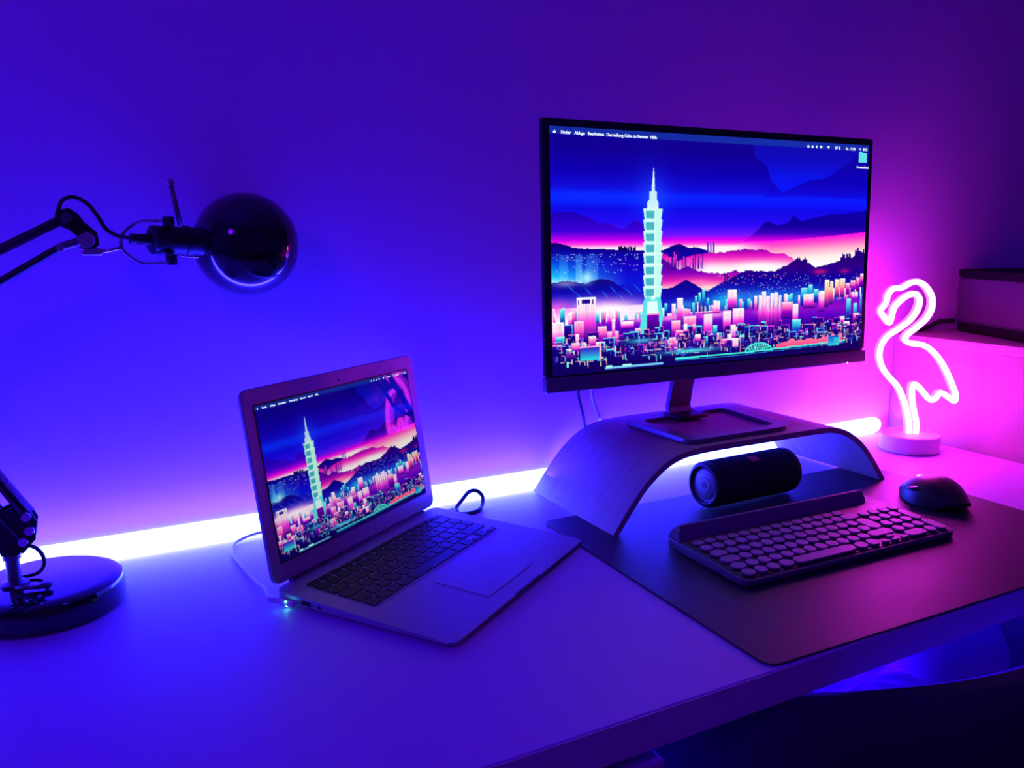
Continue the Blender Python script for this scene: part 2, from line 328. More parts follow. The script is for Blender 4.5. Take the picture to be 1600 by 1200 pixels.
# ---------------------------------------------------------------- the city picture both screens show (painted by code into vertex colours)
def paint():
    Wd, Hd = 1200, 675; k = 0.75
    A = np.zeros((Hd, Wd, 3)); yy, xx = np.mgrid[0:Hd, 0:Wd]; yy = (yy + .5) / k; xx = (xx + .5) / k
    rs = np.random.RandomState(11)
    def grad(y, stops):
        ys = [s[0] for s in stops]; return np.stack([np.interp(y, ys, [s[1][c] for s in stops]) for c in range(3)], -1)
    def mask(pts):
        m = np.zeros((Hd, Wd), bool); n = len(pts)
        for i in range(n):
            x1, y1 = pts[i]; x2, y2 = pts[(i + 1) % n]
            if y1 == y2: continue
            c = ((y1 <= yy) & (yy < y2)) | ((y2 <= yy) & (yy < y1))
            m ^= c & (xx < x1 + (yy - y1) * (x2 - x1) / (y2 - y1))
        return m
    def poly(pts, stops, a=1.0):
        m = mask(pts); g = grad(yy, stops) if isinstance(stops, list) else np.broadcast_to(np.array(stops, float), A.shape)
        A[m] = A[m] * (1 - a) + g[m] * a
    def rect(x0, y0, x1, y1, c0, c1=None, a=1.0):
        i0, i1 = max(int(round(y0 * k)), 0), min(int(round(y1 * k)), Hd); j0, j1 = max(int(round(x0 * k)), 0), min(int(round(x1 * k)), Wd)
        if i1 <= i0: i1 = i0 + 1
        if j1 <= j0: j1 = j0 + 1
        if i0 >= Hd or j0 >= Wd: return
        t = np.linspace(0, 1, i1 - i0)[:, None, None]; c0 = np.array(c0, float); c1 = np.array(c1 if c1 is not None else c0, float)
        A[i0:i1, j0:j1] = A[i0:i1, j0:j1] * (1 - a) + (c0 * (1 - t) + c1 * t) * a
    def glow(x, y, rx, ry, c, a=1.0):
        g = np.exp(-((xx - x) / rx) ** 2 - ((yy - y) / ry) ** 2)[..., None] * a
        A[:] = A * (1 - g) + np.array(c, float) * g
    def ridge(pts, bottom, stops, jag=2.5, seed=0, a=1.0):
        r = np.random.RandomState(seed); P = []
        for (x1, y1), (x2, y2) in zip(pts, pts[1:]):
            n = max(1, int((x2 - x1) / 9))
            for i in range(n): P.append((x1 + (x2 - x1) * i / n, y1 + (y2 - y1) * i / n + (r.rand() - .5) * jag))
        P.append(pts[-1]); poly(P + [(pts[-1][0], bottom), (pts[0][0], bottom)], stops, a)
    NAVY = (10, 0, 95); WH = (255, 255, 255); MG = (255, 0, 240); PK = (255, 120, 190); CY = (70, 240, 240)
    A[:] = grad(yy, [(0, (14, 4, 150)), (60, (16, 0, 140)), (150, (14, 0, 175)), (215, (16, 10, 215)), (235, (8, 30, 250)), (262, (10, 25, 250)), (285, (14, 8, 225)), (345, (40, 10, 240)), (385, (110, 20, 250)), (405, (225, 0, 240)), (418, (255, 60, 220)), (432, (255, 235, 240)), (520, (255, 255, 255))])
    # pale valley in the cloud shadow at the upper right
    poly([(953, 79), (1012, 103), (1041, 167), (1102, 212), (1245, 161), (1348, 148), (1459, 92), (1600, 5), (1600, 0), (930, 0)], [(0, (16, 8, 165)), (90, (14, 12, 195)), (150, (10, 20, 235)), (212, (8, 22, 255))], .9)
    poly([(1041, 170), (1102, 212), (1245, 161), (1348, 148), (1459, 92), (1600, 5), (1600, 235), (1200, 225), (1000, 235)], [(0, (12, 0, 150)), (190, (14, 2, 190)), (236, (14, 10, 225))], .8)
    glow(1350, 260, 380, 22, (12, 15, 245), .7); glow(180, 245, 330, 26, (6, 50, 255), .55)
    glow(445, 250, 80, 110, (20, 60, 255), .5)
    ridge([(0, 307), (48, 300), (89, 300), (172, 324), (205, 342), (248, 340), (294, 360), (323, 357), (357, 331), (381, 331), (415, 362), (470, 392)], 404, [(300, (26, 0, 175)), (370, (60, 0, 215)), (404, (200, 0, 235))], 2, 1)
    ridge([(900, 410), (944, 388), (1011, 336), (1029, 331), (1082, 347), (1135, 339), (1170, 307), (1214, 329), (1316, 310), (1391, 297), (1429, 299), (1600, 282)], 412, [(290, (14, 0, 165)), (350, (14, 0, 150)), (380, (60, 0, 190)), (410, (235, 0, 230))], 2, 2)
    # sunset glow in the right
    m = mask([(850, 432), (1000, 415), (1137, 408), (1395, 392), (1600, 376), (1600, 520), (850, 520)])
    g = grad(yy + (xx - 1100) * .045, [(395, (255, 0, 235)), (425, (255, 70, 200)), (455, (255, 165, 200)), (490, (255, 235, 230)), (540, WH)]); f = np.clip((xx - 850) / 200, 0, 1)[..., None]; A[m] = (A * (1 - f) + g * f)[m]
    # left ridge with lights, hazy blue valley under it
    LR = [(0, 410), (43, 413), (89, 428), (144, 433), (214, 434), (286, 438), (403, 443), (493, 444), (539, 425), (576, 418), (617, 434), (665, 432), (715, 448), (762, 470)]
    ridge(LR, 640, [(410, (14, 0, 105)), (450, (12, 0, 150)), (500, (20, 0, 190)), (560, (10, 20, 215)), (620, (20, 20, 190))], 3, 3)
    m = mask([(0, 432), (350, 452), (400, 560), (270, 575), (0, 575)])
    f = np.clip((330 - xx) / 330, 0, 1)[..., None]; g = grad(yy, [(440, (10, 0, 150)), (490, (0, 90, 230)), (530, (20, 190, 255)), (560, (170, 255, 255))]); A[m] = (A * (1 - f) + g * f)[m]
    for x0, x1, a in ((35, 70, .3), (103, 130, .45), (150, 200, .3)): rect(x0, 455, x1, 560, (60, 150, 255), (170, 255, 255), a)
    for i in range(26): x = 289 + rs.rand() * 75; rect(x, 424 + rs.rand() * 8, x + 6, 446, NAVY)
    for x in (712, 727, 742): rect(x, 414, x + 9, 470, (60, 0, 190), (30, 0, 160)); rect(x + 7, 414, x + 9, 460, (255, 150, 220))
    for i in range(150):
        x = rs.rand() * 390; y = 452 + rs.rand() ** 1.5 * 75; rect(x, y, x + 4, y + 2, (150, 200, 255) if rs.rand() < .6 else (255, 200, 255), None, .8)
    ridge([(0, 555), (48, 550), (103, 554), (145, 562), (175, 552), (201, 545), (229, 546), (272, 560), (316, 590), (360, 602), (405, 618)], 650, [(545, (16, 10, 120)), (590, (10, 5, 170)), (640, (40, 40, 220))], 4, 4)
    for i in range(9):
        x = 60 + i * 37; y = 560 + (i * 29) % 45; poly([(x, y), (x + 26, y + 18), (x + 40, y + 36), (x + 22, y + 22)], (20, 130, 240), .6)
    # haze and bright mist left of the centre
    glow(230, 655, 170, 34, (255, 150, 235), .9); glow(250, 662, 120, 24, WH, .95); glow(20, 650, 60, 30, (255, 90, 225), .8); glow(60, 560, 55, 12, WH, .4); glow(150, 540, 26, 22, (190, 255, 255), .8)
    # middle ground right of the tower: magenta hills, white mist
    ridge([(494, 452), (571, 488), (618, 470), (666, 460), (713, 458), (795, 455), (861, 446), (915, 442), (980, 448), (1025, 446), (1050, 460), (1121, 464), (1168, 483), (1194, 505)], 540, [(440, (120, 0, 165)), (470, (230, 20, 190)), (500, (255, 110, 190)), (525, (255, 235, 235)), (540, WH)], 5, 5)
    glow(980, 515, 190, 22, WH, .9); glow(700, 520, 110, 26, WH, .8); glow(640, 500, 60, 22, MG, .5)
    ridge([(494, 474), (571, 520), (618, 505), (666, 525), (731, 535), (797, 539), (863, 528), (905, 545)], 600, [(474, (60, 0, 150)), (530, (120, 0, 180)), (565, (235, 30, 180)), (590, (255, 190, 200))], 7, 6)
    for i in range(26):
        x = 500 + rs.rand() * 190; h = 15 + rs.rand() * 45; rect(x, 505 - h, x + 5, 520, (40, 0, 140) if rs.rand() < .5 else (255, 60, 200), (60, 0, 150))
    glow(660, 575, 80, 16, (255, 120, 190), .9); glow(720, 600, 55, 14, (255, 225, 210), .9)
    ridge([(480, 591), (542, 589), (572, 575), (607, 559), (651, 578), (700, 605), (766, 628)], 690, [(559, (14, 0, 120)), (640, (22, 10, 190))], 2, 7)
    ridge([(690, 640), (700, 618), (759, 590), (797, 572), (864, 550), (880, 542), (914, 530), (982, 534), (1070, 537), (1133, 514), (1176, 497), (1194, 486), (1268, 507), (1306, 527), (1400, 510), (1476, 490), (1526, 485), (1573, 458), (1602, 470)], 720, [(455, (40, 0, 110)), (520, (45, 0, 130)), (570, (18, 0, 150)), (640, (16, 30, 200)), (700, (20, 20, 150))], 6, 8)
    for x0, n, y0, h in ((1190, 12, 500, 22), (1450, 16, 492, 26), (1540, 14, 476, 34), (800, 6, 552, 14)):
        for i in range(n): x = x0 + rs.rand() * 60; rect(x, y0 - rs.rand() * h, x + 7, y0 + 26, (35, 0, 120))
    for x in (1320, 1345, 1480): glow(x, 545, 30, 10, (230, 20, 130), .6)
    for i in range(260):
        x = 760 + rs.rand() * 830; y = 545 + rs.rand() * 95; rect(x, y, x + 3.5, y + 2.5, (140, 210, 255) if rs.rand() < .65 else (255, 120, 200), None, .9)
    # blue mist behind the city
    glow(820, 650, 90, 34, (30, 210, 255), .8); glow(1290, 655, 150, 34, (30, 180, 255), .75); glow(1010, 640, 120, 26, (60, 190, 255), .6); glow(620, 660, 90, 20, (60, 220, 230), .5)
    # the city: back rows small and bright, front rows dark with neon edges
    def tower_b(x, w, y0, y1, kind):
        if kind == 'pink': cs = ((255, 235, 240), (255, 110, 190), (150, 0, 190))
        elif kind == 'white': cs = ((255, 255, 255), (255, 228, 240), (248, 60, 220))
        elif kind == 'cyan': cs = ((150, 255, 245), (40, 190, 220), (20, 60, 190))
        elif kind == 'yel': cs = ((255, 255, 225), (255, 215, 160), (250, 80, 150))
        else: cs = ((40, 10, 170), (24, 0, 130), (12, 0, 90))
        ya, yb_ = y0 + (y1 - y0) * .34, y0 + (y1 - y0) * .62; rect(x, y0, x + w, ya, cs[0], cs[1]); rect(x, ya, x + w, yb_, cs[1], cs[2]); rect(x, yb_, x + w, y1, cs[2], (34, 0, 135))
        if kind == 'dark':
            e = ((255, 120, 190), (90, 235, 240), (235, 40, 210))[rs.randint(3)]
            rect(x, y0, x + w, y0 + 3, e); rect(x + w - 3.5, y0, x + w, y1, e, (60, 0, 150))
            for q in range(int(w * (y1 - y0) / 260)):
                a_ = x + rs.rand() * w; b_ = y0 + 6 + rs.rand() * (y1 - y0 - 6); rect(a_, b_, a_ + 5, b_ + 2, e, None, .7)
        else:
            for q in range(int(w // 7)): rect(x + 2 + q * 7, y0 + 6, x + 4 + q * 7, y1, (200, 0, 190) if kind != 'cyan' else (20, 90, 200), None, .35)
    for i in range(120):
        x = rs.rand() * 1600; base = np.interp(x, [0, 400, 700, 1040, 1600], [690, 700, 690, 668, 655]); h = 10 + rs.rand() * 34
        tower_b(x, 8 + rs.rand() * 12, base - h, base + 35, ('white', 'pink', 'cyan', 'white')[rs.randint(4)])
    rect(0, 716, 1600, 900, (70, 0, 190), (12, 0, 90))
    m = mask([(0, 715), (400, 705), (800, 690), (1150, 690), (1600, 660), (1600, 780), (0, 790)]); A[m] = A[m] * .25 + grad(yy, [(660, (90, 0, 200)), (700, (180, 10, 215)), (740, (90, 0, 190)), (780, (20, 0, 120))])[m] * .75
    for x, c in ((420, MG), (560, MG), (760, MG), (1050, MG)): glow(x, 705, 70, 14, (255, 150, 230), .85)
    spec = [(0, 50, 700, 800, 'white'), (52, 36, 712, 800, 'dark'), (106, 84, 612, 770, 'white'), (95, 40, 700, 800, 'pink'), (196, 40, 724, 800, 'pink'), (240, 50, 745, 815, 'pink'), (260, 14, 700, 790, 'white'), (300, 60, 712, 740, 'white'),
            (565, 30, 632, 735, 'white'), (505, 14, 650, 700, 'cyan'), (655, 10, 625, 690, 'cyan'), (672, 12, 612, 690, 'cyan'), (690, 14, 598, 690, 'cyan'), (715, 10, 636, 690, 'cyan'), (600, 60, 706, 790, 'pink'), (540, 44, 720, 800, 'pink'),
            (700, 44, 690, 800, 'white'), (690, 90, 692, 700, 'pink'), (820, 48, 608, 690, 'white'), (800, 40, 694, 780, 'white'), (850, 60, 686, 770, 'white'), (850, 52, 762, 830, 'pink'),
            (988, 14, 640, 760, 'white'), (1006, 20, 622, 765, 'white'), (1030, 18, 640, 770, 'white'), (1052, 14, 630, 770, 'white'), (1072, 22, 626, 770, 'white'), (1098, 14, 640, 765, 'white'), (1118, 60, 668, 740, 'pink'), (1180, 30, 680, 780, 'white'), (970, 26, 770, 830, 'pink'),
            (1225, 36, 612, 690, 'cyan'), (1268, 22, 600, 680, 'cyan'), (1240, 70, 640, 700, 'white'), (1300, 26, 622, 680, 'cyan'), (1364, 26, 580, 700, 'yel'), (1395, 20, 588, 690, 'yel'), (1424, 26, 582, 660, 'yel'), (1455, 30, 578, 660, 'yel'), (1330, 34, 630, 720, 'white'),
            (1490, 24, 600, 650, 'pink'), (1520, 30, 588, 640, 'pink'), (1556, 20, 575, 640, 'pink'), (1580, 20, 560, 620, 'pink'), (1500, 26, 670, 770, 'cyan'), (1545, 22, 690, 780, 'cyan'), (1585, 8, 650, 760, 'cyan')]
    for x, w, y0, y1, kd in spec: tower_b(x, w, y0, y1, kd)
    rect(128, 620, 165, 638, (30, 0, 150)); rect(112, 620, 118, 640, (30, 0, 150)); rect(172, 620, 178, 640, (30, 0, 150))
    # tall tower
    TL, TP, TR = (225, 255, 245), (70, 180, 195), (190, 255, 238)
    poly([(450, 134), (452, 134), (457, 220), (466, 222), (466, 250), (474, 262), (474, 284), (421, 284), (421, 262), (432, 250), (432, 222), (441, 220)], TL)
    glow(450, 240, 60, 60, (60, 120, 255), .18)
    for i in range(8):
        y0 = 284 + i * 42.5; y1 = y0 + 42.5
        poly([(404, y0), (493, y0), (486, y1), (410, y1)], TR); rect(404, y0, 494, y0 + 4, TL)
        poly([(414, y0 + 9), (456, y0 + 9), (454, y1 - 4), (417, y1 - 4)], TP); rect(456, y0 + 6, 461, y1, TL)
    poly([(410, 624), (486, 624), (500, 700), (486, 760), (384, 766), (396, 700)], (90, 225, 225)); poly([(424, 640), (470, 640), (478, 690), (420, 690)], WH, .8)
    poly([(422, 690), (480, 688), (482, 780), (420, 780)], [(688, (130, 0, 190)), (780, (14, 0, 100))]); rect(422, 688, 482, 692, (255, 120, 200)); glow(450, 626, 10, 8, WH, 1)
    # front rows
    for i in range(150):
        x = rs.rand() * 1600; y0 = 735 + rs.rand() * 80; tower_b(x, 14 + rs.rand() * 40, y0, y0 + 30 + rs.rand() * 50, 'dark' if rs.rand() < .72 else ('pink', 'cyan', 'white')[rs.randint(3)])
    rect(0, 845, 1600, 900, (16, 0, 105), (14, 0, 80)); m = mask([(0, 800), (400, 838), (800, 850), (1600, 790), (1600, 860), (0, 860)]); A[m] = A[m] * .45 + np.array((18, 0, 110)) * .55
    for i in range(420):
        x = rs.rand() * 1600; y = 765 + rs.rand() * 95; c = ((120, 240, 240), (255, 150, 190), (255, 230, 200), (60, 90, 250))[rs.randint(4)]
        if rs.rand() < .5: rect(x, y, x + 3.5, y + 8 + rs.rand() * 14, c, None, .9)
        else: rect(x, y, x + 8 + rs.rand() * 22, y + 3, c, None, .8)
    glow(395, 790, 70, 10, (60, 220, 225), .7); glow(640, 845, 130, 9, (80, 240, 235), .9); rect(120, 800, 210, 850, (60, 20, 190), (40, 230, 225)); rect(205, 790, 212, 850, (255, 190, 210)); rect(116, 796, 212, 801, (255, 160, 200))
    ridge([(1090, 850), (1150, 842), (1180, 830), (1220, 838), (1280, 832), (1330, 836), (1400, 826), (1480, 822)], 864, [(820, (255, 150, 170)), (864, (250, 60, 130))], 10, 9)
    RD = (70, 235, 220)
    for y0, th, c in ((872, 6, RD), (882, 3, (30, 120, 210))):
        poly([(560, y0 - 2), (922, y0 - 4), (1225, y0 - 12), (1500, y0 - 20), (1500, y0 - 20 + th), (1225, y0 - 12 + th), (922, y0 - 4 + th), (560, y0 - 2 + th)], c)
    for t in np.linspace(0, PI, 60): x = 994 - 72 * math.cos(t); y = 872 - 36 * math.sin(t); rect(x - 3, y - 3, x + 3, y + 3, RD)
    for i in range(9): x = 935 + i * 13; h = 36 * math.sqrt(max(0, 1 - ((x - 994) / 72) ** 2)); poly([(x, 872), (x + 6, 872 - h), (x + 9, 872 - h), (x + 3, 872)], RD); poly([(x + 12, 872), (x + 6, 872 - h), (x + 9, 872 - h), (x + 15, 872)], RD)
    rect(1395, 830, 1460, 875, (20, 90, 210), (40, 200, 220)); rect(1430, 836, 1462, 874, (60, 230, 220))
    for q in range(5): rect(1430, 838 + q * 8, 1460, 840 + q * 8, (20, 60, 190))
    rect(228, 882, 500, 889, (120, 200, 250)); rect(235, 878, 262, 886, (170, 255, 240)); rect(310, 876, 350, 886, (170, 255, 230)); rect(62, 850, 70, 872, (140, 250, 240))
    rect(0, 890, 1600, 900, (14, 0, 90))
    rect(0, 0, 1600, 27, (22, 60, 165), None, .7)
    A[:] = np.clip(A, 0, 255) / 255
    return np.where(A <= .04045, A / 12.92, ((A + .055) / 1.055) ** 2.4)
PIC = paint()
def screen_mesh(name, w, h, nx, ny, crop, mname, parent):
    """flat display panel in its own x-z plane, seen from -y; crop = part of the picture (u0, u1)"""
    xs = np.linspace(0, w, nx + 1); zs = np.linspace(h, 0, ny + 1)
    X, Z = np.meshgrid(xs, zs); co = np.zeros(((nx + 1) * (ny + 1), 3)); co[:, 0] = X.ravel(); co[:, 2] = Z.ravel()
    i = np.arange(nx * ny); r = i // nx; c = i % nx; a = r * (nx + 1) + c
    F = np.stack([a, a + nx + 1, a + nx + 2, a + 1], 1)
    me = bpy.data.meshes.new(name); me.vertices.add(len(co)); me.vertices.foreach_set('co', co.ravel())
    me.loops.add(F.size); me.loops.foreach_set('vertex_index', F.ravel()); me.polygons.add(len(F))
    me.polygons.foreach_set('loop_start', np.arange(len(F)) * 4); me.polygons.foreach_set('loop_total', np.full(len(F), 4)); me.update(calc_edges=True)
    Hd, Wd = PIC.shape[:2]
    u = (crop[0] + (crop[1] - crop[0]) * X.ravel() / w) * (Wd - 1); v = (1 - Z.ravel() / h) * (Hd - 1)
    P2 = PIC
    if nx < 400:                        # average for the coarser grid
        P2 = (PIC + np.roll(PIC, 1, 0) + np.roll(PIC, -1, 0) + np.roll(PIC, 1, 1) + np.roll(PIC, -1, 1)) / 5
    col = np.ones((len(co), 4)); u0 = np.clip(np.floor(u).astype(int), 0, Wd - 2); v0 = np.clip(np.floor(v).astype(int), 0, Hd - 2); fu = (u - u0)[:, None]; fv = (v - v0)[:, None]
    col[:, :3] = (P2[v0, u0] * (1 - fu) + P2[v0, u0 + 1] * fu) * (1 - fv) + (P2[v0 + 1, u0] * (1 - fu) + P2[v0 + 1, u0 + 1] * fu) * fv
    at = me.color_attributes.new('picture', 'FLOAT_COLOR', 'POINT'); at.data.foreach_set('color', col.ravel())
    me.materials.append(M[mname]); o = bpy.data.objects.new(name, me); C.objects.link(o); o.parent = parent
    return o
def text(name, s, size, m, parent, mx, align='LEFT', bold=0.0):
    cu = bpy.data.curves.new(name, 'FONT'); cu.body = s; cu.size = size; cu.align_x = align; cu.offset = bold * size; cu.resolution_u = 3; cu.extrude = 0.00002
    t = bpy.data.objects.new(name, cu); C.objects.link(t)
    me = bpy.data.meshes.new_from_object(t.evaluated_get(bpy.context.evaluated_depsgraph_get())); bpy.data.objects.remove(t)
    me.transform(mx); me.materials.clear(); me.materials.append(M[m])
    o = bpy.data.objects.new(name, me); C.objects.link(o); o.parent = parent
    return o
UP = Matrix.Rotation(PI / 2, 4, 'X')     # x-y text plane -> x-z plane facing -y

def menubar(w, h, parent, sx, y):
    """menu bar writing, status icons and the folder, as the two displays show them"""
    s = w * 0.0100; zt = h - 0.0155 * w
    mxf = lambda x: Matrix.Translation((x * w, y, zt)) @ UP
    ax = (0.0125) * w; bm = B()
    for dx in (-.12, .12):
        lathe(bm, [(s * .26, 0), (s * .26, .00002)], 14, Matrix.Translation((ax + dx * s, y, zt + s * .30)) @ UP)
    box(bm, ax - s * .02, ax + s * .12, y - .00002, y, zt + s * .60, zt + s * .78)
    obj('menu_symbol', bm, 'uitext', parent, smooth=False)
    for x, t in ((0.029, 'Finder'), (0.064, 'Ablage'), (0.099, 'Bearbeiten'), (0.149, 'Darstellung'), (0.198, 'Gehe zu'), (0.235, 'Fenster'), (0.271, 'Hilfe')):
        text('menu_text', t, s, 'uitext', parent, mxf(x * sx), bold=.03)
    for x in (0.775, 0.790, 0.805, 0.821):
        xx = (1 - (1 - x) * sx) * w; bm = B()
        if x == 0.805: box(bm, xx - s * .2, xx + s * .2, y - .00002, y, zt, zt + s * .7)
        elif x == 0.821: box(bm, xx - s * .4, xx + s * .4, y - .00002, y, zt + s * .2, zt + s * .7); box(bm, xx - s * .15, xx + s * .15, y - .00002, y, zt, zt + s * .15)
        else: lathe(bm, [(s * .36, 0), (s * .36, .00002)], 14, Matrix.Translation((xx, y, zt + s * .33)) @ UP)
        obj('status_icon', bm, 'uitext', parent, smooth=False)
    bm = B(); xx = (1 - .152 * sx) * w
    prism(bm, [(0, 0), (s * .45, s * .55), (s * .25, s * .72), (0, s * .78), (-s * .25, s * .72), (-s * .45, s * .55)], 0, .00002, 0, Matrix.Translation((xx, y, zt)) @ UP); obj('status_icon', bm, 'uitext', parent, smooth=False)
    text('clock_text', '97 %', s, 'uitext', parent, mxf(1 - .128 * sx), bold=.03)
    text('clock_text', 'Sa. 17:58', s, 'uitext', parent, mxf(1 - .088 * sx), bold=.03)
    bm = B(); xx = (1 - .034 * sx) * w
    tube(bm, [(xx + s * .22 * math.cos(a), y, zt + s * .45 + s * .22 * math.sin(a)) for a in [i * PI / 6 for i in range(12)]], s * .06, 5, closed=True); rod(bm, (xx + s * .15, y, zt + s * .3), (xx + s * .38, y, zt), s * .06, 5)
    obj('status_icon', bm, 'uitext', parent)
    bm = B(); xx = (1 - .020 * sx) * w; lathe(bm, [(s * .34, 0), (s * .34, .00002)], 14, Matrix.Translation((xx, y, zt + s * .33)) @ UP); obj('status_icon', bm, 'uitext', parent, smooth=False)
    bm = B(); xx = (1 - .010 * sx) * w
    for q in (0, .28, .56): box(bm, xx - s * .35, xx + s * .35, y - .00002, y, zt + s * q, zt + s * (q + .14))
    obj('status_icon', bm, 'uitext', parent, smooth=False)

# ---------------------------------------------------------------- monitor
TI = math.radians(1.73)
mon = thing('monitor', 'large monitor with thin black bezel showing a neon city, standing on the walnut riser', 'monitor', (0.7155, -0.14, ST), math.radians(-1.52))
sw, sh = 0.598, 0.336
PM = Matrix.Translation((-sw / 2, -0.0135, 0.2113 - ST)) @ Matrix.Rotation(-TI, 4, 'X')      # panel frame: x right, z up, origin at the picture's lower left
hs = B(); box(hs, -0.011, sw + 0.011, 0.0012, 0.012, -0.002, sh + 0.011, 0.003, PM @ Matrix.Identity(4)); obj('bezel', hs, 'black', mon)
obj('rear_shell', box(B(), 0.02, sw - 0.02, 0.012, 0.034, -0.01, sh - 0.02, 0.008, PM), 'black', mon)
obj('chin', box(B(), -0.0112, sw + 0.0112, -0.0012, 0.0125, -0.0235, -0.0025, 0.0016, PM), 'mongrey', mon)
scr = screen_mesh('screen', sw, sh, 600, 337, (0, 1), 'screen', mon); scr.matrix_basis = PM @ Matrix.Translation((0, 0.001, 0))
menubar(sw, sh, scr, 1.0, -0.0002)
fo = B(); fx, fz = 0.9785 * sw, sh - 0.067 * sw * .72
prism(fo, [(-.0092, -.0085), (.0092, -.0085), (.0092, .0068), (-.0005, .0068), (-.002, .0085), (-.0092, .0085)], 0, .00003, 0, Matrix.Translation((fx - .0005, -.0002, fz + .0095)) @ UP)
obj('folder_icon', fo, 'uifolder', scr, smooth=False)
text('folder_text', 'Screenshots', 0.0056, 'uitext', scr, Matrix.Translation((fx, -.0002, fz - .0085)) @ UP, 'CENTER', .03)
bm = B(); lathe(bm, [(0.0072, 0), (0.0072, .0004), (0.0066, .0006), (0.0062, .0004), (0.0062, .0002)], 28, PM @ Matrix.Translation((sw / 2, -0.0012, -0.013)) @ UP, cap=False)
lg = obj('maker_emblem', bm, 'print', mon)
text('emblem_text', 'hp', 0.0095, 'print', lg, PM @ Matrix.Translation((sw / 2, -0.0014, -0.0153)) @ UP, 'CENTER', .01)
obj('power_light', box(B(), sw - 0.033, sw - 0.031, -0.0016, -0.001, -0.0225, -0.0205, 0, PM), 'ledwhite', mon)
# neck and frame-shaped foot (given in world metres, moved into the monitor's frame)
WM = (Matrix.Translation((0.7155, -0.14, ST)) @ Matrix.Rotation(math.radians(-1.52), 4, 'Z')).inverted()
z0 = ST + 0.0004; zt = ST + 0.0068
po = [(0.597, -0.222), (0.799, -0.222), (0.822, -0.046), (0.594, -0.060)]; pi_ = [(0.620, -0.204), (0.781, -0.204), (0.797, -0.068), (0.617, -0.080)]
def roundpoly(P, r, n=5):
    out = []; P = [Vector(p) for p in P]
    for i in range(len(P)):
        a = (P[i - 1] - P[i]).normalized(); b = (P[(i + 1) % len(P)] - P[i]).normalized()
        s_, e = P[i] + a * r, P[i] + b * r
        for k in range(n + 1): t = k / n; out.append(s_ * (1 - t) ** 2 + P[i] * 2 * t * (1 - t) + e * t * t)
    return out
O, I = roundpoly(po, .026, 6), roundpoly(pi_, .014, 6); bm = B()
def rg(P, z): return [bm.verts.new(WM @ Vector((p.x, p.y, z))) for p in P]
a, b, c_, d = rg(O, z0), rg(O, zt), rg(I, zt), rg(I, z0); n = len(a)
for p, q in ((a, b), (b, c_), (c_, d), (d, a)):
    for i in range(n): bm.faces.new((p[i], p[(i + 1) % n], q[(i + 1) % n], q[i]))
obj('foot_frame', bm, 'monbase', mon)
bm = B()
nk = [(-.085, zt - .004, .024), (-.073, zt + .0005, .024), (-.066, zt + .012, .0225), (-.072, .160, .0215), (-.083, .200, .0215), (-.100, .262, .024)]
nx0 = 0.704
fr = [[bm.verts.new(WM @ Vector((nx0 + sx_ * hw + (z - ST) * .03, y + yo, z))) for sx_, yo in ((-1, 0), (1, 0), (1, .009), (-1, .009))] for y, z, hw in nk]
for p, q in zip(fr, fr[1:]):
    for i in range(4): bm.faces.new((p[i], p[(i + 1) % 4], q[(i + 1) % 4], q[i]))
bm.faces.new(fr[0][::-1]); bm.faces.new(fr[-1]); obj('neck', bm, 'monbase', mon)
obj('neck_clamp', box(B(), nx0 - .03, nx0 + .03, -.104, -.060, zt - .003, zt + .0035, .002, WM), 'black', mon)
obj('hinge', box(B(), nx0 - .035, nx0 + .045, -.104, -.086, .24, .30, .004, WM), 'black', mon)
tag(obj('monitor_cable', tube(B(), smoothpath([(0.505, -0.105, 0.235), (0.500, -0.088, 0.20), (0.498, -0.080, 0.172), (0.5139, -0.060, 0.1508), (0.5334, -0.035, 0.1315), (0.5560, -0.0075, 0.106), (0.5600, -0.0068, 0.085), (0.5610, -0.0068, 0.040)]), 0.0024, 8), 'rubber'),
    'thin black cable hanging behind the left of the monitor', 'cable')
tag(obj('power_cord', tube(B(), smoothpath([(0.535, -0.105, 0.235), (0.526, -0.088, 0.195), (0.5231, -0.080, 0.1695), (0.5399, -0.060, 0.1482), (0.5613, -0.035, 0.130), (0.5850, -0.0085, 0.107), (0.5890, -0.0070, 0.085), (0.5900, -0.0070, 0.040)]), 0.0031, 8), 'cablewhite'),
    'thicker pale cord hanging behind the monitor, right of the thin black cable', 'cable')

# ---------------------------------------------------------------- laptop
LA = math.radians(34.34); LW, LD, LH = 0.3190, 0.2373, 0.2235; LT = math.radians(8.79)
lap = thing('laptop', 'open silver laptop with black keys, a neon city on its screen, beside the lamp', 'laptop', (0.0103, -0.2246, 0.0), LA)
zr, zf = 0.0165, 0.0075
def ztop(x, y): return zr + (zf - zr) * (-y / LD)
def zbot(x, y): return 0.003 + 0.0015 * (-y / LD) + .0006
bm = B(); prism(bm, rrect(0, -LD, LW, 0.0, 0.012, 6), 0, 0, 0.0008, None, zbot, ztop); obj('base', bm, 'alu', lap)
for x, y in ((.03, -.02), (LW - .03, -.02), (.03, -LD + .02), (LW - .03, -LD + .02)):
    obj('foot', lathe(B(), [(0.006, 0.0), (0.006, zbot(0, y) + .0008)], 16, Matrix.Translation((x, y, 0))), 'rubber', lap)
DK = Matrix.Translation((0, 0, zr)) @ Matrix.Rotation(math.atan((zr - zf) / LD), 4, 'X')      # deck plane
kx0, ky0 = 0.0255, -0.0235; pitch = (LW - 2 * kx0) / 14.5; py = 0.0178
kz = 0.0009
def lapkey(x, y, w, h): return obj('key', prism(B(), rrect(x, y - h, x + w, y, 0.0016, 2), kz * .2, kz + .0006, 0.0002, DK), 'keyblack', lap, smooth=False)
g = 0.0024
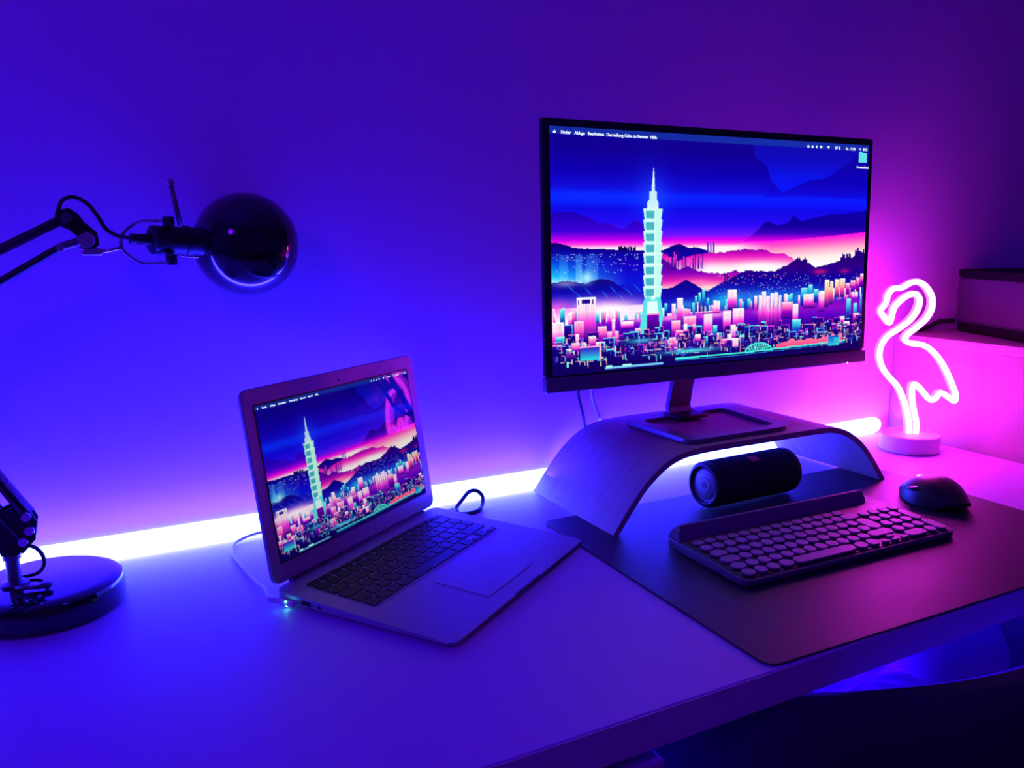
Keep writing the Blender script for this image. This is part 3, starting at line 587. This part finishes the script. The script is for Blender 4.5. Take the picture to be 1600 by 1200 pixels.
obj('keyboard_well', prism(B(), rrect(kx0 - .0012, ky0 - py * 5.58 - .0012, LW - kx0 + .0012, ky0 + .0012, .002, 3), .0001, .00045, 0, DK), 'alu', lap, smooth=False)
rows = [[1.036] * 14, [1] * 13 + [1.5], [1.5] + [1] * 12 + [1], [1.75] + [1] * 12 + [.75], [1.25] + [1] * 11 + [2.25], [1, 1, 1, 1.25, 5.25, 1.25, 1, 1, 1, .75]]
rows[5] = [1, 1, 1, 1.25, 5, 1.25, 1]
y = ky0
for r_, row in enumerate(rows):
    hh = py * (.58 if r_ == 0 else 1) - g; x = kx0; sc_ = 14.5 / sum(row) if r_ < 5 else 1
    for u_ in row: lapkey(x, y, u_ * pitch * sc_ - g, hh); x += u_ * pitch * sc_
    if r_ == 5:
        for q in range(3): lapkey(x + q * pitch, y - (hh / 2 + .0004 if q != 1 else hh / 2 + .0004), pitch - g, hh / 2 - .0004)
        lapkey(x + pitch, y, pitch - g, hh / 2 - .0004)
    y -= hh + g
obj('trackpad', prism(B(), rrect(LW / 2 - .0515, -LD + .0225, LW / 2 + .0515, -LD + .0985, .004, 4), .0000, .0005, .0002, DK), 'alu', lap)
obj('thumb_notch', prism(B(), rrect(LW / 2 - .03, -LD - .0002, LW / 2 + .03, -LD + .0018, .0009, 3), -.0008, .0004, 0, DK), 'black', lap)
obj('hinge', rod(B(), (.028, .0005, zr - .001), (LW - .028, .0005, zr - .001), .0042, 14), 'black', lap)
LM = Matrix.Translation((0, -0.0015, zr + 0.001)) @ Matrix.Rotation(-LT, 4, 'X')              # lid plane: x right, z up the lid
lo = [(p[0], p[1]) for p in rrect(0, 0.002, LW, LH, 0.0115, 6)]
obj('lid', prism(B(), lo, -0.0056, 0.0, 0.0010, LM @ UP), 'alu', lap)
sx0 = (LW - .286) / 2; sb = 0.0245
obj('display_surround', prism(B(), rrect(sx0 - .0018, sb - .0018, sx0 + .2878, sb + .1808, .002, 3), 0.00005, .0003, 0, LM @ UP), 'black', lap, smooth=False)
ls = screen_mesh('screen', .286, .179, 330, 206, (0.055, 0.945), 'lapscreen', lap); ls.matrix_basis = LM @ Matrix.Translation((sx0, -0.0006, sb))
menubar(.286, .179, ls, 1.25, -0.00025)
obj('camera_lens', lathe(B(), [(.0016, 0), (.0016, .0002)], 14, LM @ UP @ Matrix.Translation((LW / 2, sb + .179 + .0075, 0.0001))), 'black', lap)
def side(name, y, w, z, h, m, dep=.0006): return obj(name, box(B(), -dep, 0.0012, y - w, y, z, z + h, .0002), m, lap, smooth=False)
side('usb_port', -.0400, .0135, .0072, .0052, 'rubber', .0003)
side('audio_port', -.0640, .0035, .0070, .0035, 'rubber', .0003)
# charging plug and cable (left), usb cable (right)
LX = Matrix.Translation((0.0103, -0.2246, 0.0)) @ Matrix.Rotation(LA, 4, 'Z')
def lw_(x, y, z): return LX @ Vector((x, y, z))
ch = thing('charging_cable', 'white charging cable with a lit green light plugged into the left side of the laptop', 'cable', lw_(-.006, -.022, 0.0))
CI = Matrix.Translation(-Vector(lw_(-.006, -.022, 0.0)))
obj('plug', box(B(), -.0068, -.0007, -.0335, -.0075, .0038, .0100, .0016, CI @ LX), 'whiteplastic', ch)
obj('charge_light', lathe(B(), [(.0012, 0), (.0010, .0004), (0, .0005)], 12, CI @ LX @ Matrix.Translation((-.0062, -.0235, .0098))), 'led', ch)
obj('charge_light', lathe(B(), [(.0010, 0), (.0009, .0003), (0, .0004)], 12, CI @ LX @ frame((-.005, -.0235, .0040), (0, 0, -1))), 'led', ch)
pl = [lw_(-.0036, -.008, .0068), lw_(-.0040, .004, .0064), Vector((0.006, -.192, .006)), Vector((0.0012, -.160, .0032)), Vector((-.0065, -.10, .0026)), Vector((-.0095, -.052, .0026)), Vector((0.002, -.018, .004)), Vector((.035, -.014, .010)), Vector((.075, -.020, .008)), Vector((.12, -.018, .0030)), Vector((.17, -.016, .0026))]
obj('cord', tube(B(), smoothpath([CI @ p for p in pl]), [.0030 if i < 8 else .0019 for i in range((len(pl) - 1) * 6 + 1)], 10), 'cablewhite', ch)
us = thing('usb_cable', 'short dark cable looping out of the right side of the laptop towards the wall', 'cable', lw_(LW + .012, -.03, 0))
UI = Matrix.Translation(-Vector(lw_(LW + .012, -.03, 0)))
obj('plug', box(B(), LW + .0008, LW + .020, -.0315, -.0175, .0058, .0118, .0016, UI @ LX), 'black', us)
pu = [lw_(LW + .019, -.0245, .009), lw_(LW + .030, -.022, .012), Vector((0.322, -.038, .017)), Vector((.338, -.027, .0235)), Vector((.352, -.024, .0225)), Vector((.359, -.030, .014)), Vector((.352, -.043, .0045)), Vector((.340, -.054, .0024)), Vector((.322, -.060, .0022)), Vector((.30, -.050, .0022)), Vector((.27, -.030, .0022))]
obj('cord', tube(B(), smoothpath([UI @ p for p in pu]), .0030, 10), 'black', us)

# ---------------------------------------------------------------- keyboard
KT = 0.0028
kb = thing('keyboard', 'dark full-size keyboard with round keys and a rear tray on the black desk mat', 'keyboard', (0.4905, -0.4525, KT), math.radians(-1.3))
kw, kd = 0.366, 0.153; rk = 0.014
def kslope(x, y): return y * 0.045
obj('case', prism(B(), rrect(0, 0, kw, kd, rk, 6), 0.001, 0.0090, .0018, None, None, kslope), 'kbbody', kb)
for x in (.03, kw - .03):
    for y in (.015, kd - .015): obj('foot', lathe(B(), [(.006, 0), (.006, .0015)], 14, Matrix.Translation((x, y, 0))), 'rubber', kb)
KM = Matrix.Translation((0, 0, 0.0090)) @ Matrix.Rotation(math.atan(0.045), 4, 'X')
obj('key_plate', prism(B(), rrect(.005, .005, kw - .004, .119, .010, 6), .0001, .0010, .0004, KM), 'black', kb)
# raised tray lip along the rear, open to the right
bm = B(); tx0, tx1 = 0.0, 0.340
prf = [(0.1265, 0.0), (0.1285, 0.006), (0.1335, 0.0165), (0.1365, 0.0170), (0.1420, 0.010), (0.1500, 0.0)]
ra = [bm.verts.new(KM @ Vector((tx0 + (.010 if i in (2, 3) else .004), y, z))) for i, (y, z) in enumerate(prf)]; rb = [bm.verts.new(KM @ Vector((tx1 - (.004 if i in (2, 3) else 0), y, z))) for i, (y, z) in enumerate(prf)]
for i in range(5): bm.faces.new((ra[i], ra[i + 1], rb[i + 1], rb[i]))
bm.faces.new(ra[::-1]); bm.faces.new(rb); bm.faces.new((ra[0], rb[0], rb[5], ra[5])); obj('tray_lip', bm, 'kbtray', kb, angle=20)
px_ = (kw - .014) / 18.35; ry = 0.0186; x0k = .0078; kh = .0030
def kkey(cx, cy, w, h, r=None, H=kh):
    r = r or min(w, h) / 2 - .0001
    m = KM @ Matrix.Translation((cx, cy, .0012))
    return obj('key', prism(B(), rrect(-w / 2, -h / 2, w / 2, h / 2, r, 4), 0, H, .0007, m), 'kbkey', kb, angle=50)
dk = 0.0160
def ryc(r_): return .0152 + (5 - r_) * ry + (0 if r_ > 0 else -.0010)
base_key = {}
def rk_(cx, cy, w=1.0, h=1.0, H=kh):
    k_ = (round(w, 2), round(h, 2), H)
    if k_ in base_key:
        c = dup(base_key[k_][0], kb, (0, 0, 0)); off = KM.to_3x3() @ Vector((cx - base_key[k_][1], cy - base_key[k_][2], 0)); c.location = off; return c
    o = kkey(cx, cy, (w - 1) * px_ + dk, (h - 1) * ry + dk, H=H); base_key[k_] = (o, cx, cy); return o
main = [[1] * 14, [1] * 13 + [1.6], [1.35] + [1] * 12, [1.6] + [1] * 12, [1.2] + [1] * 11 + [2.3], [1, 1, 1, 1.15, 5.4, 1.1, 1.1]]
xw = 14.2
for r_, row in enumerate(main):
    x = 0.0 if r_ != 0 else 0.1
    f = 1.0
    if r_ == 0: f = (xw - .6) / 14
    if r_ == 1: f = xw / 14.6
    if r_ in (2, 3): f = (xw - 1.15) / sum(row) if r_ == 2 else (xw - 1.1) / sum(row)
    if r_ == 4: f = xw / sum(row)
    for u_ in row:
        ww = max(1.0, 1 + (u_ - 1) * f); cx = x0k + (x + u_ * f / 2) * px_
        rk_(cx, ryc(r_), ww if u_ > 1 else 1.0, 0.80 if r_ == 0 else 1.0, H=.0022 if r_ == 0 else kh); x += u_ * f
    if r_ == 5:
        rk_(x0k + (x + .45) * px_, ryc(5) - .0043, .82, .46); rk_(x0k + (x + 1.35) * px_, ryc(5) - .0043, .82, .46); rk_(x0k + (x + 1.35) * px_, ryc(5) + .0048, .82, .46); rk_(x0k + (x + 2.25) * px_, ryc(5) - .0043, .82, .46)
rk_(x0k + (xw - .55) * px_, (ryc(2) + ryc(3)) / 2, 1.25, 2.0)
nx_ = xw + .15 + .5
for r_ in range(1, 6):
    for q in range(4):
        if r_ == 1: rk_(x0k + (nx_ + q) * px_, ryc(r_))
        elif r_ < 5 and q < 3: rk_(x0k + (nx_ + q) * px_, ryc(r_))
rk_(x0k + (nx_ + 3) * px_, (ryc(2) + ryc(3)) / 2, 1, 2); rk_(x0k + (nx_ + 3) * px_, (ryc(4) + ryc(5)) / 2, 1, 2)
rk_(x0k + (nx_ + .5) * px_, ryc(5), 2.0, 1); rk_(x0k + (nx_ + 2) * px_, ryc(5))

# ---------------------------------------------------------------- mouse
ms = thing('mouse', 'black sculpted computer mouse with metal scroll wheel right of the keyboard', 'computer mouse', (0.962, -0.352, KT), math.radians(-14))
bm = B(); L_, n_ = 0.124, 40; rings = []
for i in range(19):
    t = i / 18; y = L_ * (0.5 - t)                         # front (+y) to rear (-y)
    s = math.sin(PI * min(1, max(0, .03 + .94 * t))) ** .55
    hw = (0.031 + .008 * math.sin(PI * t)) * s; hh = (0.012 + 0.027 * math.sin(PI * min(1, (t * .86 + .07))) ** 1.1 * (1.04 - .12 * t)) * (s ** .5)
    R_ = []
    for k in range(24):
        a = 2 * PI * k / 24; cx = math.cos(a); sz = math.sin(a)
        x = hw * (abs(cx) ** .8) * (1 if cx > 0 else -1.14); z = hh * (sz ** .85 if sz > 0 else 0)
        if sz < 0: x *= 1 - .35 * abs(sz) ** 2; z = -.0
        zz = .0015 + z
        if sz < -.05: zz = .0008
        zz += .013 * max(0, (t - .72) / .28) ** 1.6 * (1 if sz < .3 else .3) + .006 * max(0, (.16 - t) / .16) ** 1.5 * (1 if sz < .3 else .3)
        x += .003 * math.sin(PI * t)
        R_.append(bm.verts.new((x, y, zz)))
    rings.append(R_)
for a, b in zip(rings, rings[1:]):
    for k in range(24): bm.faces.new((a[k], a[(k + 1) % 24], b[(k + 1) % 24], b[k]))
bm.faces.new(rings[0][::-1]); bm.faces.new(rings[-1]); obj('shell', bm, 'black', ms)
obj('scroll_wheel', lathe(B(), [(.008, -.0035), (.0105, -.003), (.0105, .003), (.008, .0035)], 28, frame((.002, .030, .0235), (1, 0, 0), (0, 1, 0))), 'chrome', ms)
obj('mode_button', box(B(), -.001, .005, .006, .016, .0335, .0372, .001), 'steel', ms)
obj('thumb_wheel', lathe(B(), [(.0075, -.002), (.009, -.0015), (.009, .0015), (.0075, .002)], 24, frame((-.0345, .004, .024), (0, .3, 1))), 'chrome', ms)
obj('button_seam', box(B(), .0016, .0024, .018, .030, .022, .0335, .0), 'rubber', ms)

# ---------------------------------------------------------------- cylindrical speaker
cs = thing('bluetooth_speaker', 'black cylindrical speaker lying under the walnut riser', 'speaker', (0.7225, -0.206, KT), math.radians(1.5))
RS = 0.0350; AX = frame((0, 0, RS + .0008), (1, 0, 0), (0, 0, 1))
obj('fabric_sleeve', lathe(B(), [(RS - .008, -.0800), (RS - .0015, -.0785), (RS, -.074), (RS, .074), (RS - .0015, .0785), (RS - .008, .0800)], 48, AX), 'fabricdark', cs)
for s in (-1, 1):
    F_ = AX @ Matrix.Rotation(PI if s < 0 else 0, 4, 'X')
    obj('end_ring', lathe(B(), [(RS - .0005, .0755), (RS - .0005, .082), (RS - .003, .0858), (RS - .0065, .0866), (RS - .0085, .0850), (RS - .009, .0815)], 48, F_, cap=False), 'black', cs)
    d = obj('bass_membrane', lathe(B(), [(RS - .0085, .0816), (RS - .010, .0832), (RS - .0118, .0816), (RS - .013, .0822), (.012, .0830), (.0112, .0838), (0, .0840)], 48, F_), 'membrane', cs)
    obj('membrane_print', lathe(B(), [(.0062, .0841), (.0062, .0842)], 5, F_), 'print', d)
bd = B(); 
for (a0, a1) in ((1.83, 2.16),):
    R1 = []
    for k in range(7):
        a = a0 + (a1 - a0) * k / 6; sh_ = .002 * (k - 3) / 3
        for rr in (RS - .0008, RS + .0009):
            for x in (-.009 + sh_, .008 + sh_):
                R1.append(bd.verts.new(AX @ Vector((rr * math.cos(a - PI / 2 - .0), rr * math.sin(a - PI / 2), x))))
    for k in range(6):
        i = k * 4; j = i + 4
        for p, q in ((0, 1), (1, 3), (3, 2), (2, 0)): bd.faces.new((R1[i + p], R1[i + q], R1[j + q], R1[j + p]))
    bd.faces.new((R1[0], R1[1], R1[3], R1[2])); bd.faces.new((R1[24], R1[25], R1[27], R1[26]))
BDG = obj('badge', bd, 'badge', cs)

# ---------------------------------------------------------------- flamingo neon lamp
fc = (1.215, -0.122); ftx, fty = 0.82904, -0.55919
fl = thing('flamingo_lamp', 'glowing pink flamingo-shaped neon lamp on a round white foot right of the monitor', 'neon lamp', (fc[0], fc[1], 0))
fl.rotation_euler = (0, 0, math.atan2(fty, ftx))        # local +x along the sign, local -y faces the viewer
obj('foot', lathe(B(), [(.0, .0), (.050, .0), (.0525, .0015), (.0525, .030), (.051, .0318), (.0, .0322)], 56), 'whiteplastic', fl)
pts = [(-0.0037, 0.0319), (-0.0045, 0.0513), (-0.0127, 0.0828), (-0.0273, 0.1175), (-0.0451, 0.1381), (-0.0595, 0.157), (-0.0666, 0.1794), (-0.0641, 0.2), (-0.0539, 0.2171), (-0.0355, 0.2308), (-0.0174, 0.2461), (-0.006, 0.2646), (-0.0026, 0.283), (-0.0098, 0.2947), (-0.0225, 0.2931), (-0.0361, 0.283), (-0.0464, 0.2696), (-0.05, 0.2528), (-0.0534, 0.2416), (-0.061, 0.2493), (-0.0701, 0.2639), (-0.0615, 0.2787), (-0.0593, 0.2931), (-0.0505, 0.3048), (-0.0362, 0.3064), (-0.0209, 0.3154), (-0.0068, 0.317), (0.0083, 0.3063), (0.0187, 0.288), (0.0193, 0.268), (0.0112, 0.2495), (-0.0051, 0.2326), (-0.0187, 0.2207), (-0.0234, 0.2105), (-0.0126, 0.2037), (0.0069, 0.2011), (0.0236, 0.192), (0.0412, 0.1734), (0.0559, 0.1496), (0.0675, 0.1256), (0.0749, 0.1067), (0.0733, 0.0953), (0.0631, 0.1014), (0.0478, 0.1109), (0.039, 0.0993), (0.0295, 0.0974), (0.017, 0.1111), (0.003, 0.1255), (-0.0032, 0.1213), (-0.0023, 0.1004), (0.0037, 0.0725), (0.0092, 0.0516), (0.0094, 0.0321)]
sp_ = smoothpath([(x, 0, z) for x, z in pts], 5)
obj('neon_tube', tube(B(), [p + Vector((0, -.0035, 0)) for p in sp_], .0052, 10), 'neon', fl)
obj('silicone_back', tube(B(), [p + Vector((0, .0045, 0)) for p in sp_], .0058, 0, section=[(-.8, -.85), (-.8, .85), (.6, .85), (1.7, .7), (1.7, -.7), (.6, -.85)], ref=(0, 1, 0)), 'neonback', fl)

# ---------------------------------------------------------------- desk lamp
lp = thing('desk_lamp', 'black jointed desk lamp with round shade and heavy disc foot at the left', 'desk lamp', (-0.215, -0.112, 0))
LL = Matrix.Translation((0.215, 0.112, 0))
BR = 0.0800
obj('foot', lathe(B(), [(0, 0), (BR - .003, 0), (BR, .003), (BR, .024), (BR - .002, .029), (BR - .007, .0318), (BR - .016, .033), (.0, .0335)], 64), 'blackgloss', lp)
sx_, sy_ = -0.2425, -0.115
obj('post', lathe(B(), [(.014, .033), (.014, .036), (.007, .038), (.007, .062), (.009, .063), (.009, .068)], 20, LL @ Matrix.Translation((sx_, sy_, 0))), 'steel', lp)
def pr(pts_, th, y0, name, m='black', par=None, bev=.0008):        # plate in the x-z plane, thickness th from y0 towards the wall
    return obj(name, prism(B(), pts_, -th, 0, bev, LL @ Matrix.Translation((0, y0, 0)) @ UP), m, par or lp)
yb = -0.098
br = pr([(-.253, .064), (-.232, .064), (-.219, .078), (-.216, .098), (-.222, .112), (-.236, .118), (-.252, .112), (-.259, .09)], .003, yb - .010, 'lower_bracket')
pr([(-.253, .064), (-.232, .064), (-.219, .078), (-.216, .098), (-.222, .112), (-.236, .118), (-.252, .112), (-.259, .09)], .003, yb + .010, 'lower_bracket')
def bolt(x, z, y0=yb, ln=.016, r=.0048, m='chrome'):
    return obj('bolt', lathe(B(), [(r, -ln), (r * 1.1, -ln + .002), (r * .6, -ln + .0025), (r * .6, ln - .0025), (r * 1.1, ln - .002), (r, ln)], 16, LL @ frame((x, y0, z), (0, -1, 0))), m, lp)
bolt(-.224, .090); bolt(-.231, .0785); bolt(-.2255, .106)
EL = Vector((-.352, yb, .302))                                      # elbow, outside the photograph
for dy in (-.006, .006):
    obj('lower_arm', rod(B(), LL @ Vector((-.2245, yb + dy, .104)), LL @ (EL + Vector((.018, dy, .012))), .0058, 12), 'blackgloss', lp)
    obj('lower_arm', rod(B(), LL @ Vector((-.232, yb + dy, .080)), LL @ (EL + Vector((-.006, dy, -.012))), .0052, 12), 'blackgloss', lp)
sg = B(); c0 = LL @ Vector((-.220, yb - .013, .112)); c1 = LL @ (EL + Vector((.022, -.013, .008))); nn = 60
tube(sg, [c0.lerp(c0.lerp(c1, .45), i / (nn * 6)) + Vector((.0028 * math.cos(i * PI / 3), .0028 * math.sin(i * PI / 3), .002 * math.cos(i * PI / 3))) for i in range(nn * 6)], .0006, 5)
obj('spring', sg, 'chrome', lp)
pr([(-.375, .286), (-.34, .282), (-.322, .300), (-.324, .322), (-.35, .33), (-.374, .318)], .003, yb + .010, 'elbow_bracket'); pr([(-.375, .286), (-.34, .282), (-.322, .300), (-.324, .322), (-.35, .33), (-.374, .318)], .003, yb - .010, 'elbow_bracket')
# upper arms to the head joint
J1 = Vector((-.1588, yb, .4245)); J2 = Vector((-.1402, yb, .4012)); J3 = Vector((-.1665, yb, .3940))
obj('upper_arm', rod(B(), LL @ (EL + Vector((0, 0, .022))), LL @ (J1 + Vector((-.002, 0, -.001))), .0052, 14), 'black', lp)
obj('upper_arm', rod(B(), LL @ (EL + Vector((.020, 0, -.008))), LL @ J3, .0042, 14), 'black', lp)
obj('arm_end', rod(B(), LL @ J3, LL @ (J2 + Vector((-.006, 0, -.001))), .0047, 14), 'steel', lp)
pr([(-.168, .4215), (-.164, .432), (-.155, .434), (-.148, .429), (-.142, .4195), (-.131, .4085), (-.130, .397), (-.137, .391), (-.147, .394), (-.149, .407), (-.156, .414), (-.162, .4165)], .009, yb + .0045, 'head_bracket', 'black', bev=.0015)
bolt(J1.x + .001, J1.z, ln=.008, r=.0052, m='steel'); bolt(J2.x - .001, J2.z, ln=.010, r=.0078); bolt(J3.x, J3.z, ln=.007, r=.004)
obj('joint_block', box(B(), -.1465, -.1265, yb - .006, yb + .006, .3845, .3925, .0015, LL), 'chrome', lp)
# yoke fork: steel wire in a U around the socket
yk = smoothpath([(-.124, yb, .3885), (-.118, yb, .3885), (-.1135, yb, .390)], 4)
obj('yoke', rod(B(), LL @ Vector((-.1275, yb, .3885)), LL @ Vector((-.1085, yb, .3925)), .0022, 10), 'chrome', lp)
yo = smoothpath([(-.0575, yb - .004, .4235), (-.070, yb - .004, .4225), (-.085, yb - .003, .4215), (-.098, yb - .001, .4150), (-.1065, yb, .4035), (-.1070, yb, .3930), (-.1015, yb, .3845), (-.090, yb - .002, .3765), (-.075, yb - .003, .3748), (-.0575, yb - .004, .3758)], 5)
obj('yoke', tube(B(), [LL @ Vector(p) for p in yo], .0019, 10), 'chrome', lp)
# socket and shade share one axis: from the left, slightly down and away from the viewer
ax = Vector((.93, .34, -.05)).normalized(); so_ = Vector((-.089, yb - .004, .4020))
SK = LL @ frame(so_, ax, (0, 0, 1))
obj('cable_sleeve', lathe(B(), [(.0045, -.010), (.0060, -.009), (.0060, .010), (.0075, .0105), (.0075, .016)], 24, SK), 'black', lp)
obj('socket', lathe(B(), [(.010, .012), (.0160, .014), (.0165, .050), (.0180, .0505), (.0180, .056), (.0165, .0565), (.0165, .074), (.019, .078)], 36, SK), 'black', lp)
for zz in (.4208, .3790): obj('yoke_knob', lathe(B(), [(.0055, -.006), (.0062, -.005), (.0062, .005), (.0055, .006)], 18, LL @ frame((-.0575, yb - .004, zz), (0, 0, 1))), 'black', lp)
obj('handle', rod(B(), LL @ Vector((-.0455, yb - .006, .417)), LL @ Vector((-.0520, yb - .006, .4620)), .0026, 10), 'steel', lp)
obj('handle_ball', lathe(B(), [(0, -.0046), (.0034, -.0034), (.0046, 0), (.0034, .0034), (0, .0046)], 16, LL @ Matrix.Translation((-.0522, yb - .006, .4645))), 'chrome', lp)
obj('switch_rod', rod(B(), LL @ Vector((-.047, yb - .012, .3830)), LL @ Vector((-.030, yb - .012, .3815)), .0012, 8), 'chrome', lp)
obj('shade', lathe(B(), [(.0175, .071)] + [(.0625 * math.sin(a), .1295 - .0625 * math.cos(a)) for a in [math.radians(20 + 5 * i) for i in range(25)]] + [(.0480, .1660), (.0470, .1655)] + [(.0605 * math.sin(a), .1295 - .0605 * math.cos(a)) for a in [math.radians(120 - 6 * i) for i in range(17)]] + [(0, .070)], 72, SK, cap=False), 'blackgloss', lp, angle=60)
cp = smoothpath([(-.098, yb - .005, .4035), (-.110, yb - .005, .4055), (-.121, yb - .005, .4135), (-.128, yb - .004, .4270), (-.137, yb - .004, .4400), (-.149, yb - .003, .4465), (-.160, yb - .003, .4425), (-.1655, yb - .003, .4300), (-.170, yb - .004, .4200), (-.20, yb - .006, .402), (-.26, yb - .006, .366), (-.335, yb - .006, .318)], 6)
obj('cord', tube(B(), [LL @ Vector(p) for p in cp], .0021, 8), 'rubber', lp)
cq = smoothpath([(-.228, yb - .006, .072), (-.2195, yb - .006, .066), (-.2145, yb - .006, .056), (-.215, yb - .006, .045), (-.222, yb - .006, .0375), (-.236, yb - .006, .036)], 6)
obj('cord', tube(B(), [LL @ Vector(p) for p in cq], .0021, 8), 'rubber', lp)
obj('clamp_screw', rod(B(), LL @ Vector((-.240, -.140, .038)), LL @ Vector((-.213, -.147, .037)), .0024, 10), 'steel', lp)
obj('clamp_knob', lathe(B(), [(.0035, 0), (.0060, .001), (.0060, .005), (.0045, .006), (0, .006)], 18, LL @ Matrix.Translation((-.211, -.1475, .036))), 'steel', lp)

# ---------------------------------------------------------------- tub chair pushed under the desk
CH = thing('tub_chair', 'dark upholstered tub chair pushed under the front of the desk', 'chair', (0.72, -0.46, FZ))
half = [(-.300, .18, -.150), (-.335, .06, -.105), (-.345, -.05, -.062), (-.310, -.135, -.042), (-.230, -.190, -.034), (-.120, -.229, -.031), (0, -.243, -.030)]
rim = smoothpath(half + [(-x, y, z) for x, y, z in half[-2::-1]], 5); cs_ = []
bm = B(); sec_ = [(-.15, -.50), (-.065, -.30), (-.012, -.13), (.004, -.040), (.000, -.012), (-.012, -.001), (-.030, .0), (-.044, -.008), (-.052, -.028), (-.058, -.10), (-.085, -.26), (-.13, -.34)]
for i, p in enumerate(rim):
    t = rim[min(i + 1, len(rim) - 1)] - rim[max(i - 1, 0)]; t.z = 0; t.normalize(); nn_ = Vector((t.y, -t.x, 0))
    kz_ = 1 if i not in (0, len(rim) - 1) else .97
    cs_.append([bm.verts.new((p.x + nn_.x * a, p.y + nn_.y * a, -FZ + p.z + b * kz_)) for a, b in sec_])
for p, q in zip(cs_, cs_[1:]):
    for k in range(12): bm.faces.new((p[k], p[(k + 1) % 12], q[(k + 1) % 12], q[k]))
bm.faces.new(cs_[0]); bm.faces.new(cs_[-1][::-1]); obj('shell', bm, 'chairfab', CH, angle=70)
obj('seat', prism(B(), rrect(-.245, -.16, .245, .20, .08, 6), .33, .445, .02), 'chairfab', CH)
for sx, sy in ((-.17, -.10), (.17, -.10), (-.17, .14), (.17, .14)):
    obj('leg', rod(B(), (sx, sy, .335), (sx * 1.25, sy * 1.3, 0.0005), [.018, .011], 12), 'black', CH)
def pillow(name, label, loc, a, b, c, rot):
    bm = B(); n1, n2 = 40, 20; rr = []
    for j in range(n2 + 1):
        ph = -PI / 2 + PI * j / n2; row = []
        for i in range(n1):
            th = 2 * PI * i / n1; k = (abs(math.cos(th)) ** 4 + abs(math.sin(th)) ** 4) ** -.25
            x = a * math.cos(ph) ** .55 * k * math.cos(th); y = b * math.cos(ph) ** .55 * k * math.sin(th); z = c * math.sin(ph)
            z += .004 * math.sin(9 * th) * math.cos(ph); row.append((x, y, z))
        rr.append(row)
    bot = bm.verts.new((0, 0, -c)); top = bm.verts.new((0, 0, c)); R = [[bm.verts.new(q) for q in row] for row in rr[1:-1]]
    for p, q in zip(R, R[1:]):
        for i in range(n1): bm.faces.new((p[i], p[(i + 1) % n1], q[(i + 1) % n1], q[i]))
    for i in range(n1): bm.faces.new((bot, R[0][(i + 1) % n1], R[0][i])); bm.faces.new((top, R[-1][i], R[-1][(i + 1) % n1]))
    o = obj(name, bm, 'cushion', None, angle=80); o.location = loc; o.rotation_euler = rot
    return tag(o, label, 'cushion', 'cushions in the tub chair')
pillow('seat_cushion', 'pale cushion in the tub chair, the left one nearer the camera', (.635, -.500, -.206), .110, .080, .085, (.06, 0, .35))
pillow('seat_cushion', 'pale cushion in the tub chair, the right one half in shadow', (.860, -.410, -.190), .095, .105, .100, (0, 0, -.2))
